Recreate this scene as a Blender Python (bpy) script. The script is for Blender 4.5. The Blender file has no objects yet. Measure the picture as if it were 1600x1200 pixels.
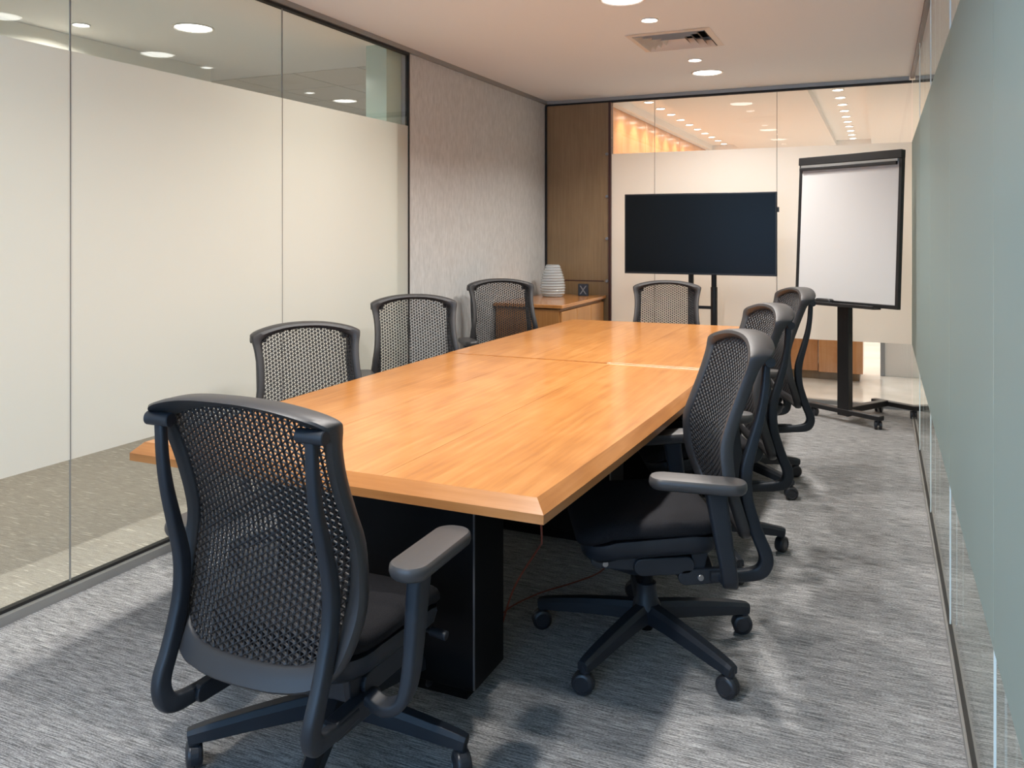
import bpy, bmesh, math, random
from mathutils import Vector, Matrix
random.seed(7)
PI = math.pi
scene = bpy.context.scene
col = scene.collection

# ------------------------------------------------------------------ camera, world, exposure
cam_d = bpy.data.cameras.new('camera')
cam = bpy.data.objects.new('camera', cam_d); col.objects.link(cam)
cam.location = (0, 0, 1.42)
cam.rotation_euler = (PI / 2, 0, math.radians(24.12))
cam_d.sensor_fit = 'HORIZONTAL'; cam_d.sensor_width = 36.0
cam_d.lens = 36.0 * 1290 / 1600
cam_d.shift_y = -(600 - 361.7) / 1600
cam_d.clip_start = 0.03; cam_d.clip_end = 200
scene.camera = cam

world = bpy.data.worlds.new('daylight'); scene.world = world
world.use_nodes = True
wn = world.node_tree.nodes['Background']
wn.inputs[0].default_value = (0.34, 0.60, 1.0, 1)
wn.inputs[1].default_value = 5.5

vs = scene.view_settings
vs.view_transform = 'Standard'; vs.look = 'None'; vs.gamma = 1.0
vs.exposure = 0.0; vs.use_curve_mapping = False

# room size
XL, XR, YB, YN, ZC = -2.91, 0.22, 7.285, -1.4, 2.65
FB, FT = 0.524, 2.13           # frosted film band, bottom and top
BIG_W, SMALL_W = 24.0, 15.0    # lamp power
WARM = (1.0, 0.955, 0.90)

# ------------------------------------------------------------------ materials
MATS = {}
def mat(name, color=(0.8, 0.8, 0.8), rough=0.5, metal=0.0, spec=0.5, **kw):
    if name in MATS: return MATS[name]
    m = bpy.data.materials.new(name); m.use_nodes = True
    b = m.node_tree.nodes['Principled BSDF']
    b.inputs['Base Color'].default_value = (*color, 1)
    b.inputs['Roughness'].default_value = rough
    b.inputs['Metallic'].default_value = metal
    b.inputs['Specular IOR Level'].default_value = spec
    for k, v in kw.items():
        b.inputs[k.replace('_', ' ')].default_value = v
    MATS[name] = m
    return m
def nodes(m):
    nt = m.node_tree
    return nt, nt.nodes, nt.links, nt.nodes['Principled BSDF']
def noise_color(m, scale, c0, c1, lo=0.35, hi=0.65, detail=6, bump=0.0, bump_dist=0.002, rot=None):
    nt, N, L, b = nodes(m)
    tc = N.new('ShaderNodeTexCoord'); mp = N.new('ShaderNodeMapping')
    mp.inputs['Scale'].default_value = scale
    if rot: mp.inputs['Rotation'].default_value = rot
    nz = N.new('ShaderNodeTexNoise'); nz.inputs['Scale'].default_value = 1.0
    nz.inputs['Detail'].default_value = detail
    rp = N.new('ShaderNodeValToRGB')
    rp.color_ramp.elements[0].position = lo; rp.color_ramp.elements[1].position = hi
    rp.color_ramp.elements[0].color = (*c0, 1); rp.color_ramp.elements[1].color = (*c1, 1)
    L.new(tc.outputs['Object'], mp.inputs['Vector']); L.new(mp.outputs[0], nz.inputs['Vector'])
    L.new(nz.outputs['Fac'], rp.inputs[0]); L.new(rp.outputs[0], b.inputs['Base Color'])
    if bump:
        bp = N.new('ShaderNodeBump'); bp.inputs['Strength'].default_value = bump
        bp.inputs['Distance'].default_value = bump_dist
        L.new(nz.outputs['Fac'], bp.inputs['Height']); L.new(bp.outputs[0], b.inputs['Normal'])
    return rp, nz

def wood(name, c_dark, c_mid, c_light, rough=0.3, coat=0.0, axis='Y', figure=1.0):
    m = mat(name, c_mid, rough)
    nt, N, L, b = nodes(m)
    tc = N.new('ShaderNodeTexCoord')
    def nz(scale, detail=8, dist=0.0):
        mp = N.new('ShaderNodeMapping'); mp.inputs['Scale'].default_value = scale
        n = N.new('ShaderNodeTexNoise'); n.inputs['Scale'].default_value = 1
        n.inputs['Detail'].default_value = detail; n.inputs['Distortion'].default_value = dist
        L.new(tc.outputs['Object'], mp.inputs[0]); L.new(mp.outputs[0], n.inputs['Vector']); return n
    perm = {'Y': lambda a, c: (a, c, a), 'Z': lambda a, c: (a, a, c), 'X': lambda a, c: (c, a, a)}[axis]
    grain = nz(perm(55, 2.6), 10, 0.4)
    broad = nz(perm(9, 1.3), 4, 1.2)
    blot = nz(perm(5, 4), 3, 0.8)
    add = N.new('ShaderNodeMath'); add.operation = 'MULTIPLY_ADD'; add.inputs[1].default_value = 0.45
    L.new(grain.outputs['Fac'], add.inputs[0])
    sc = N.new('ShaderNodeMath'); sc.operation = 'MULTIPLY'; sc.inputs[1].default_value = 0.30 * figure
    L.new(broad.outputs['Fac'], sc.inputs[0]); L.new(sc.outputs[0], add.inputs[2])
    add2 = N.new('ShaderNodeMath'); add2.operation = 'MULTIPLY_ADD'; add2.inputs[1].default_value = 0.25
    L.new(blot.outputs['Fac'], add2.inputs[0]); L.new(add.outputs[0], add2.inputs[2])
    rp = N.new('ShaderNodeValToRGB'); e = rp.color_ramp.elements
    e[0].position = 0.36; e[0].color = (*c_dark, 1); e[1].position = 0.64; e[1].color = (*c_light, 1)
    k = e.new(0.5); k.color = (*c_mid, 1)
    L.new(add2.outputs[0], rp.inputs[0]); L.new(rp.outputs[0], b.inputs['Base Color'])
    b.inputs['Coat Weight'].default_value = coat; b.inputs['Coat Roughness'].default_value = 0.12
    return m

def glass_mat(name, tint=(0.97, 0.99, 0.98), ior=1.45):
    m = bpy.data.materials.new(name); m.use_nodes = True
    nt = m.node_tree; N, L = nt.nodes, nt.links
    for n in list(N): N.remove(n)
    out = N.new('ShaderNodeOutputMaterial'); tr = N.new('ShaderNodeBsdfTransparent'); gl = N.new('ShaderNodeBsdfGlossy')
    tr.inputs[0].default_value = (*tint, 1); gl.inputs['Roughness'].default_value = 0.0
    gl.inputs[0].default_value = (0.97, 1, 0.99, 1)
    fr = N.new('ShaderNodeFresnel')
    ge = N.new('ShaderNodeNewGeometry'); iv = N.new('ShaderNodeMix'); iv.data_type = 'FLOAT'
    iv.inputs[2].default_value = ior; iv.inputs[3].default_value = 1 / ior      # the same reflectance on both faces of the thin pane
    L.new(ge.outputs['Backfacing'], iv.inputs[0]); L.new(iv.outputs[0], fr.inputs[0])
    mx = N.new('ShaderNodeMixShader')
    L.new(fr.outputs[0], mx.inputs[0]); L.new(tr.outputs[0], mx.inputs[1]); L.new(gl.outputs[0], mx.inputs[2])
    L.new(mx.outputs[0], out.inputs[0])
    MATS[name] = m
    return m
def film_mat(name, dcol, tcol, tfac=0.55, gloss=0.05, grough=0.35):
    m = bpy.data.materials.new(name); m.use_nodes = True
    nt = m.node_tree; N, L = nt.nodes, nt.links
    for n in list(N): N.remove(n)
    out = N.new('ShaderNodeOutputMaterial')
    df = N.new('ShaderNodeBsdfDiffuse'); df.inputs[0].default_value = (*dcol, 1)
    ts = N.new('ShaderNodeBsdfTranslucent'); ts.inputs[0].default_value = (*tcol, 1)
    gl = N.new('ShaderNodeBsdfGlossy'); gl.inputs['Roughness'].default_value = grough
    m1 = N.new('ShaderNodeMixShader'); m1.inputs[0].default_value = tfac
    m2 = N.new('ShaderNodeMixShader'); m2.inputs[0].default_value = gloss
    L.new(df.outputs[0], m1.inputs[1]); L.new(ts.outputs[0], m1.inputs[2])
    L.new(m1.outputs[0], m2.inputs[1]); L.new(gl.outputs[0], m2.inputs[2]); L.new(m2.outputs[0], out.inputs[0])
    MATS[name] = m
    return m
def emit(name, color, strength):
    m = mat(name, color, 0.4)
    b = m.node_tree.nodes['Principled BSDF']
    b.inputs['Emission Color'].default_value = (*color, 1); b.inputs['Emission Strength'].default_value = strength
    return m

M_ceil = mat('ceiling_paint', (0.78, 0.81, 0.83), 0.9, spec=0.2)
M_ceil2 = mat('ceiling_white', (0.88, 0.87, 0.85), 0.9, spec=0.2)
M_wallpaper = mat('wallpaper', (0.60, 0.57, 0.54), 0.8, spec=0.2)
noise_color(M_wallpaper, (60, 60, 16), (0.47, 0.48, 0.475), (0.59, 0.60, 0.595), 0.3, 0.7, 8, 0.25, 0.002)
M_cream = mat('cream_paint', (0.80, 0.77, 0.70), 0.9, spec=0.2)
M_white = mat('white_paint', (0.82, 0.80, 0.77), 0.8, spec=0.2)
M_alu = mat('grey_aluminium', (0.33, 0.33, 0.32), 0.4, 0.6)
M_black_seal = mat('black_seal', (0.008, 0.008, 0.008), 0.6)
M_seam = mat('seam_grey', (0.25, 0.24, 0.22), 0.4)
M_seam_pale = mat('seam_pale', (0.80, 0.90, 0.92), 0.25)
M_glass = glass_mat('clear_glass')
M_film = film_mat('frosted_film', (0.80, 0.78, 0.74), (0.90, 0.88, 0.82), 0.55, 0.04)
M_film_teal = film_mat('teal_frosted_film', (0.34, 0.41, 0.40), (0.48, 0.60, 0.60), 0.5, 0.10, 0.3)
M_plastic = mat('graphite_plastic', (0.036, 0.035, 0.037), 0.45, spec=0.45)
M_plastic2 = mat('charcoal_plastic', (0.013, 0.017, 0.024), 0.48, spec=0.45)
M_pad = mat('arm_pad_urethane', (0.05, 0.048, 0.049), 0.38, spec=0.5)
M_weave = mat('back_elastomer', (0.030, 0.029, 0.031), 0.5, spec=0.4)
M_fabric = mat('black_fabric', (0.012, 0.012, 0.014), 0.95, spec=0.15)
noise_color(M_fabric, (500, 500, 500), (0.008, 0.008, 0.010), (0.02, 0.02, 0.023), 0.3, 0.7, 2, 0.3, 0.001)
M_wheel = mat('caster_rubber', (0.022, 0.024, 0.030), 0.35)
M_steel = mat('bolt_steel', (0.30, 0.30, 0.31), 0.3, 0.9)
M_dark = mat('black_laminate', (0.004, 0.004, 0.005), 0.6, spec=0.15)
M_blackmetal = mat('black_powder_coat', (0.010, 0.010, 0.011), 0.4)
M_screen = mat('screen_glass', (0.002, 0.003, 0.004), 0.28, spec=0.18)
M_board = mat('white_board', (0.62, 0.615, 0.61), 0.25)
M_table = wood('table_veneer', (0.39, 0.148, 0.034), (0.49, 0.200, 0.050), (0.57, 0.258, 0.078), 0.28, 0.35, 'Y')
M_tedge = wood('table_edge_wood', (0.36, 0.135, 0.036), (0.44, 0.18, 0.052), (0.52, 0.23, 0.08), 0.3, 0.3, 'Y')
M_tedge_x = wood('table_edge_wood_cross', (0.36, 0.135, 0.036), (0.44, 0.18, 0.052), (0.52, 0.23, 0.08), 0.3, 0.3, 'X')
M_cab = wood('sideboard_wood', (0.36, 0.15, 0.04), (0.45, 0.20, 0.06), (0.52, 0.25, 0.085), 0.35, 0.15, 'Z')
M_cabtop = wood('sideboard_top_wood', (0.42, 0.16, 0.045), (0.50, 0.21, 0.06), (0.58, 0.26, 0.085), 0.2, 0.5, 'Y')
M_panel = wood('brown_panel_wood', (0.23, 0.145, 0.068), (0.27, 0.175, 0.086), (0.31, 0.205, 0.106), 0.4, 0.25, 'Z', 0.6)
M_orange = wood('corridor_wood', (0.58, 0.26, 0.10), (0.66, 0.32, 0.14), (0.72, 0.38, 0.18), 0.22, 0.5, 'Z', 0.6)
M_redtrim = mat('dark_red_trim', (0.06, 0.018, 0.012), 0.4)
M_lens = emit('lamp_lens', (1.0, 0.97, 0.92), 9.0)
M_trimring = mat('lamp_trim', (0.72, 0.68, 0.63), 0.35)
M_vent = mat('vent_enamel', (0.66, 0.60, 0.54), 0.45)
M_duct = mat('duct_black', (0.02, 0.018, 0.016), 0.9)
M_cord = mat('red_cord', (0.20, 0.045, 0.025), 0.5)
M_tile = mat('ceiling_tile', (0.78, 0.75, 0.70), 0.95, spec=0.1)
M_marble = mat('pale_floor', (0.80, 0.78, 0.74), 0.12)
noise_color(M_marble, (3, 3, 3), (0.70, 0.68, 0.64), (0.84, 0.82, 0.79), 0.3, 0.7, 6)
M_greenpost = mat('pale_green_glass_edge', (0.48, 0.60, 0.54), 0.2)
M_xgrey = mat('grey_letter', (0.17, 0.165, 0.16), 0.5)
M_vase = mat('vase_glass', (0.93, 0.98, 1.0), 0.04, Transmission_Weight=0.72, IOR=1.32)

def carpet(name, dark, mid, light, streak=False):
    m = mat(name, mid, 0.95, spec=0.1)
    nt, N, L, b = nodes(m)
    tc = N.new('ShaderNodeTexCoord')
    def nz(scale, detail=3):
        mp = N.new('ShaderNodeMapping'); mp.inputs['Scale'].default_value = scale
        n = N.new('ShaderNodeTexNoise'); n.inputs['Scale'].default_value = 1; n.inputs['Detail'].default_value = detail
        L.new(tc.outputs['Object'], mp.inputs[0]); L.new(mp.outputs[0], n.inputs['Vector']); return n
    a = nz((14, 230, 1), 3); c = nz((130, 420, 1), 2); d = nz((2.5, 40, 1), 4)
    s1 = N.new('ShaderNodeMath'); s1.operation = 'MULTIPLY'; s1.inputs[1].default_value = 0.50
    L.new(a.outputs['Fac'], s1.inputs[0])
    s2 = N.new('ShaderNodeMath'); s2.operation = 'MULTIPLY_ADD'; s2.inputs[1].default_value = 0.38
    L.new(c.outputs['Fac'], s2.inputs[0]); L.new(s1.outputs[0], s2.inputs[2])
    s3 = N.new('ShaderNodeMath'); s3.operation = 'MULTIPLY_ADD'; s3.inputs[1].default_value = 0.12
    L.new(d.outputs['Fac'], s3.inputs[0]); L.new(s2.outputs[0], s3.inputs[2])
    rp = N.new('ShaderNodeValToRGB'); e = rp.color_ramp.elements
    e[0].position = 0.40; e[0].color = (*dark, 1); e[1].position = 0.60; e[1].color = (*light, 1)
    k = e.new(0.5); k.color = (*mid, 1)
    L.new(s3.outputs[0], rp.inputs[0])
    outc = rp.outputs[0]
    if streak:
        st = nz((9, 110, 1), 1)
        r2 = N.new('ShaderNodeValToRGB'); r2.color_ramp.elements[0].position = 0.66; r2.color_ramp.elements[1].position = 0.70
        L.new(st.outputs['Fac'], r2.inputs[0])
        mx = N.new('ShaderNodeMixRGB'); mx.inputs[2].default_value = (*[min(1, v * 1.4) for v in light], 1)
        L.new(r2.outputs[0], mx.inputs[0]); L.new(outc, mx.inputs[1]); outc = mx.outputs[0]
    L.new(outc, b.inputs['Base Color'])
    bp = N.new('ShaderNodeBump'); bp.inputs['Strength'].default_value = 0.6; bp.inputs['Distance'].default_value = 0.004
    L.new(s2.outputs[0], bp.inputs['Height']); L.new(bp.outputs[0], b.inputs['Normal'])
    return m
M_carpet = carpet('grey_carpet', (0.105, 0.105, 0.108), (0.255, 0.254, 0.254), (0.46, 0.455, 0.45))
M_carpet2 = carpet('brown_grey_carpet', (0.30, 0.27, 0.24), (0.38, 0.345, 0.305), (0.46, 0.42, 0.38), True)

# ------------------------------------------------------------------ mesh helpers
class MB:
    def __init__(s): s.v = []; s.f = []; s.sm = []
    def add(s, verts, faces, smooth=False):
        o = len(s.v); s.v += [tuple(p) for p in verts]
        for f in faces: s.f.append(tuple(i + o for i in f)); s.sm.append(smooth)
        return s
    def box(s, a, b):
        x0, y0, z0 = a; x1, y1, z1 = b
        return s.add([(x0, y0, z0), (x1, y0, z0), (x1, y1, z0), (x0, y1, z0), (x0, y0, z1), (x1, y0, z1), (x1, y1, z1), (x0, y1, z1)],
                     [(3, 2, 1, 0), (4, 5, 6, 7), (0, 1, 5, 4), (1, 2, 6, 5), (2, 3, 7, 6), (3, 0, 4, 7)])
    def loft(s, rings, closed=True, caps=True, smooth=True):
        n = len(rings[0]); vs_ = [p for r in rings for p in r]; fs = []
        for i in range(len(rings) - 1):
            for j in range(n if closed else n - 1):
                k = (j + 1) % n
                fs.append((i * n + j, i * n + k, (i + 1) * n + k, (i + 1) * n + j))
        s.add(vs_, fs, smooth)
        if caps:
            s.add(rings[0], [tuple(range(n))[::-1]]); s.add(rings[-1], [tuple(range(n))])
        return s
    def sweep(s, path, prof, side=(1, 0, 0), smooth=True, caps=True):
        """prof(t, i) -> list of (a along side, b along normal)"""
        path = [Vector(p) for p in path]; S = Vector(side).normalized(); rings = []
        for i, p in enumerate(path):
            T = (path[min(i + 1, len(path) - 1)] - path[max(i - 1, 0)]).normalized()
            S2 = (S - T * S.dot(T)).normalized(); Nn = T.cross(S2).normalized()
            rings.append([p + S2 * a + Nn * b for a, b in prof(i / (len(path) - 1))])
        return s.loft(rings, True, caps, smooth)
    def tube(s, path, r, n=10, caps=True):
        side = (0.123, 0.31, 0.94)
        P0 = Vector(path[0]); P1 = Vector(path[-1])
        if abs((P1 - P0).normalized().dot(Vector(side).normalized())) > 0.9: side = (1, 0.1, 0.05)
        rr = r if callable(r) else (lambda t: r)
        return s.sweep(path, lambda t: [(rr(t) * math.cos(2 * PI * k / n), rr(t) * math.sin(2 * PI * k / n)) for k in range(n)], side, True, caps)
    def cyl(s, c, axis, r, h, n=20, r2=None):
        c = Vector(c); a = Vector(axis).normalized(); r2 = r if r2 is None else r2
        u = a.orthogonal().normalized(); w = a.cross(u)
        R = lambda q, rad: [q + u * (rad * math.cos(2 * PI * k / n)) + w * (rad * math.sin(2 * PI * k / n)) for k in range(n)]
        e = min(0.12 * r, h * 0.2)
        return s.loft([R(c, r - e), R(c + a * e, r), R(c + a * (h - e), r2), R(c + a * h, r2 - e)])
    def lathe(s, prof, n=40, center=(0, 0, 0), smooth=True, caps=False):
        cx, cy, cz = center
        rings = [[(cx + r * math.cos(2 * PI * k / n), cy + r * math.sin(2 * PI * k / n), cz + z) for k in range(n)] for r, z in prof]
        return s.loft(rings, True, caps, smooth)
    def extrude(s, poly, axis, a, b, smooth=False):
        f = {'X': lambda p, q: (q, p[0], p[1]), 'Y': lambda p, q: (p[0], q, p[1]), 'Z': lambda p, q: (p[0], p[1], q)}[axis]
        return s.loft([[f(p, a) for p in poly], [f(p, b) for p in poly]], True, True, smooth)
    def mesh(s, name, m=None, bevel=0.0, seg=2, angle=35):
        me = bpy.data.meshes.new(name); me.from_pydata(s.v, [], s.f); me.update()
        me.polygons.foreach_set('use_smooth', s.sm)
        bm = bmesh.new(); bm.from_mesh(me)
        bmesh.ops.remove_doubles(bm, verts=bm.verts, dist=1e-5)
        bmesh.ops.recalc_face_normals(bm, faces=bm.faces)
        if bevel:
            es = [e for e in bm.edges if len(e.link_faces) == 2 and e.calc_face_angle(0) > math.radians(angle)]
            bmesh.ops.bevel(bm, geom=es, offset=bevel, segments=seg, affect='EDGES', profile=0.5, clamp_overlap=True)
        for e in bm.edges:
            if len(e.link_faces) == 2 and e.calc_face_angle(0) > math.radians(42): e.smooth = False
        bm.to_mesh(me); bm.free()
        if m: me.materials.append(m)
        return me

def link(name, data, parent=None, loc=(0, 0, 0), rot=(0, 0, 0)):
    o = bpy.data.objects.new(name, data); col.objects.link(o)
    o.parent = parent; o.location = loc; o.rotation_euler = rot
    return o
def tag(o, label, cat, group=None, kind=None):
    o['label'] = label; o['category'] = cat
    if group: o['group'] = group
    if kind: o['kind'] = kind
    return o
def thing(name, label, cat, loc=(0, 0, 0), rz=0.0, group=None, kind=None):
    o = link(name, None, None, loc, (0, 0, rz)); o.empty_display_size = 0.1
    return tag(o, label, cat, group, kind)
def part(name, mb, m, parent, bevel=0.0, seg=2, loc=(0, 0, 0), rot=(0, 0, 0)):
    return link(name, mb.mesh(name, m, bevel, seg), parent, loc, rot)
def lerp(a, b, t): return a + (b - a) * t
def sstep(a, b, x):
    t = max(0, min(1, (x - a) / (b - a))); return t * t * (3 - 2 * t)
def interp(tab, x):
    if x <= tab[0][0]: return tab[0][1]
    for (x0, y0), (x1, y1) in zip(tab, tab[1:]):
        if x <= x1:
            return lerp(y0, y1, (x - x0) / (x1 - x0))
    return tab[-1][1]
def catmull(pts, k=6, closed=False):
    pts = [Vector(p) for p in pts]; out = []; n = len(pts)
    for i in range(n if closed else n - 1):
        g = (lambda j: pts[j % n]) if closed else (lambda j: pts[max(0, min(n - 1, j))])
        p0, p1, p2, p3 = g(i - 1), g(i), g(i + 1), g(i + 2)
        for q in range(k):
            t = q / k
            out.append(0.5 * ((2 * p1) + (p2 - p0) * t + (2 * p0 - 5 * p1 + 4 * p2 - p3) * t * t + (3 * p1 - p0 - 3 * p2 + p3) * t ** 3))
    if not closed: out.append(pts[-1])
    return out
def rrect(hx, hy, r, n=6, cx=0, cy=0):
    out = []
    for sx, sy, a0 in ((1, 1, 0), (-1, 1, PI / 2), (-1, -1, PI), (1, -1, 1.5 * PI)):
        for k in range(n + 1):
            a = a0 + PI / 2 * k / n
            out.append((cx + sx * (hx - r) + r * math.cos(a), cy + sy * (hy - r) + r * math.sin(a)))
    return out

# ------------------------------------------------------------------ the room shell
def quad_struct(name, a, b, m, label, cat):
    return tag(part(name, MB().box(a, b), m, None), label, cat, None, 'structure')

quad_struct('floor', (XL - 0.02, YN, -0.05), (XR + 0.02, YB + 0.02, 0.0), M_carpet, 'grey streaked carpet under the conference table', 'floor')
# ceiling with an opening for the air vent
VX0, VX1, VY0, VY1 = -1.455, -0.965, 5.035, 5.525
cm = MB()
for a, b in (((XL - 0.1, YN), (XR + 0.1, VY0)), ((XL - 0.1, VY1), (XR + 0.1, YB + 0.02)), ((XL - 0.1, VY0), (VX0, VY1)), ((VX1, VY0), (XR + 0.1, VY1))):
    cm.box((*a, ZC), (*b, ZC + 0.06))
tag(part('ceiling', cm, M_ceil, None), 'smooth warm white ceiling above the conference table', 'ceiling', None, 'structure')

PL = [-1.4, -0.26, 0.995, 2.252, 3.509, 4.79]           # joints of the left glazing
wl = quad_struct('wall_left', (XL - 0.12, 4.80, 0), (XL, YB, ZC), M_wallpaper, 'grey textured wallpaper wall between the glass and the brown panel', 'wall')
def glazing(name, label, joints, place, film_m, film_side, seam_m, seam_w):
    """place(u, depth, z): u along the wall, depth towards the room"""
    root = thing(name, label, 'glass partition', kind='structure')
    for u0, u1 in zip(joints, joints[1:]):
        g = 0.0025
        def bx(d0, d1, z0, z1, ua, ub):
            p = place(ua, d0, z0); q = place(ub, d1, z1)
            return MB().box([min(i, j) for i, j in zip(p, q)], [max(i, j) for i, j in zip(p, q)])
        part('glass_pane', bx(-0.012, -0.002, 0.02, ZC - 0.02, u0 + g, u1 - g), M_glass, root)
        q = [place(u0 + g, film_side, FB), place(u1 - g, film_side, FB), place(u1 - g, film_side, FT), place(u0 + g, film_side, FT)]
        part('frosted_film', MB().add(q, [(0, 1, 2, 3)]), film_m, root)
    for u in joints[1:-1]:
        p = place(u - seam_w / 2, -0.004, 0.03); q = place(u + seam_w / 2, 0.0005, ZC - 0.03)
        part('joint_seal', MB().box([min(i, j) for i, j in zip(p, q)], [max(i, j) for i, j in zip(p, q)]), seam_m, root)
    def strip(nm, u0, u1, d0, d1, z0, z1, m):
        p = place(u0, d0, z0); q = place(u1, d1, z1)
        part(nm, MB().box([min(i, j) for i, j in zip(p, q)], [max(i, j) for i, j in zip(p, q)]), m, root)
    return root, strip
win1, st = glazing('window_1', 'long glass partition with a cream frosted band on the left', PL, lambda u, d, z: (XL + d, u, z), M_film, 0.001, M_seam, 0.006)
st('floor_channel', YN, 4.79, -0.03, 0.03, 0, 0.035, M_alu); st('floor_seal', YN, 4.79, -0.02, 0.006, 0.035, 0.047, M_black_seal)
st('top_seal', YN, 4.79, -0.02, 0.012, ZC - 0.045, ZC - 0.03, M_black_seal); st('end_seal', 4.783, 4.80, -0.02, 0.006, 0.0, ZC - 0.03, M_black_seal)
quad_struct('trim_1', (XL - 0.03, YN, ZC - 0.03), (XL + 0.025, YB, ZC), M_alu, 'grey aluminium strip where the left wall meets the ceiling', 'trim')

PB = [-2.262, -1.859, -0.808, 0.22]
win2, st = glazing('window_2', 'glass partition with a white frosted band behind the television', PB, lambda u, d, z: (u, YB - d, z), M_film, 0.001, M_seam, 0.004)
st('floor_channel', -2.262, XR, -0.03, 0.02, 0, 0.03, M_alu); st('top_seal', XL, XR, -0.02, 0.012, ZC - 0.048, ZC - 0.03, M_black_seal)
quad_struct('trim_2', (XL + 0.025, YB - 0.025, ZC - 0.03), (XR - 0.02, YB + 0.03, ZC), M_alu, 'grey aluminium strip along the top of the far partition', 'trim')
PR = [-1.4, -0.5, 0.77, 2.041, 3.305, 4.58, 5.86, 7.285]
win3, st = glazing('window_3', 'glass partition with a teal frosted band close on the right', PR, lambda u, d, z: (XR - d, u, z), M_film_teal, 0.001, M_seam_pale, 0.007)
st('floor_channel', YN, YB, -0.02, 0.012, 0, 0.02, M_alu); st('floor_seal', YN, YB, -0.016, 0.004, 0.02, 0.026, M_black_seal)
quad_struct('trim_3', (XR - 0.012, YN, ZC - 0.02), (XR + 0.03, YB - 0.025, ZC), M_redtrim, 'dark strip where the right glass meets the ceiling', 'trim')

# brown timber panel in the far left corner
pn = thing('wall_back', 'brown wood veneer wall panel in the far left corner', 'wall', kind='structure')
part('veneer_panel', MB().box((XL, YB - 0.012, 0), (-2.285, YB + 0.05, ZC - 0.045)), M_panel, pn)
part('edge_trim', MB().box((-2.285, YB - 0.022, 0), (-2.262, YB + 0.05, ZC - 0.045)), M_redtrim, pn)
part('corner_trim', MB().box((XL + 0.002, YB - 0.03, 0), (XL + 0.02, YB - 0.012, ZC - 0.045)), M_black_seal, pn)
part('panel_line', MB().box((XL + 0.02, YB - 0.014, 0.958), (-2.33, YB - 0.011, 0.968)), M_redtrim, pn)  # thin dark strip across the panel
for z in (0.965, 1.355, 1.74, 2.13):
    part('glass_fitting', MB().cyl((-2.30, YB - 0.012, z), (0, -1, 0), 0.014, 0.014, 16), M_steel, pn)

# wall with a daylight window behind the viewpoint
wy = YN
nw = MB()
for a, b in (((XL - 0.1, 0), (-2.75, ZC)), ((0.1, 0), (XR + 0.1, ZC)), ((-2.75, 0), (0.1, 0.55)), ((-2.75, 2.35), (0.1, ZC))):
    nw.box((a[0], wy - 0.1, a[1]), (b[0], wy, b[1]))
tag(part('wall_front', nw, M_white, None), 'white wall with a daylight window opposite the television', 'wall', None, 'structure')
w4 = thing('window_4', 'daylight window opposite the television', 'window', kind='structure')
part('window_frame', MB().box((-2.75, wy - 0.08, 0.55), (0.1, wy - 0.02, 0.60)).box((-2.75, wy - 0.08, 2.30), (0.1, wy - 0.02, 2.35))
     .box((-2.75, wy - 0.08, 0.60), (-2.70, wy - 0.02, 2.30)).box((0.05, wy - 0.08, 0.60), (0.1, wy - 0.02, 2.30)).box((-1.35, wy - 0.08, 0.60), (-1.30, wy - 0.02, 2.30)), M_alu, w4)
for x0, x1 in ((-2.70, -1.35), (-1.30, 0.05)):
    part('window_pane', MB().box((x0, wy - 0.055, 0.60), (x1, wy - 0.047, 2.30)), M_glass, w4)

# ------------------------------------------------------------------ rooms beyond the glass
quad_struct('floor_left_room', (-5.4, YN - 0.1, -0.05), (XL - 0.02, YB + 0.6, 0), M_carpet2, 'brown grey dashed carpet beyond the left glass', 'floor')
quad_struct('ceiling_left_room', (-5.4, YN - 0.1, ZC), (XL - 0.1, 5.16, ZC + 0.06), M_ceil2, 'plain ceiling beyond the left glass', 'ceiling')
quad_struct('wall_left_room', (-5.5, YN - 0.1, 0), (-5.4, YB + 0.7, ZC + 0.1), M_cream, 'cream wall of the room beyond the left glass', 'wall')
quad_struct('wall_left_room_end', (-5.4, YB + 0.6, 0), (XL - 0.12, YB + 0.7, ZC + 0.1), M_cream, 'cream end wall of the room beyond the left glass', 'wall')
quad_struct('wall_left_room_near', (-5.4, YN - 0.2, 0), (XL - 0.1, YN - 0.1, ZC + 0.1), M_cream, 'cream near wall of the room beyond the left glass', 'wall')
quad_struct('trim_4', (-5.39, YN - 0.1, 2.36), (-4.62, 4.76, ZC - 0.002), M_cream, 'dropped ceiling box beyond the left glass', 'bulkhead')
tc_ = thing('ceiling_tiled', 'grid of square ceiling tiles beyond the left glass', 'ceiling', kind='structure')
part('grid_backing', MB().box((-5.4, 5.16, ZC + 0.012), (XL - 0.1, YB + 0.6, ZC + 0.06)), M_duct, tc_)
tm = MB().box((0, 0, 0), (0.588, 0.588, 0.011)).mesh('ceiling_tile', M_tile)
for i in range(4):
    for j in range(4):
        x = -5.38 + 0.6 * i; y = 5.18 + 0.6 * j
        link('ceiling_tile', tm, tc_, (x, y, ZC + 0.001))
quad_struct('wall_green_post', (-3.12, 4.60, 0), (-2.96, 4.782, ZC), M_greenpost, 'pale green post standing behind the end of the left glass', 'post')

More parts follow.
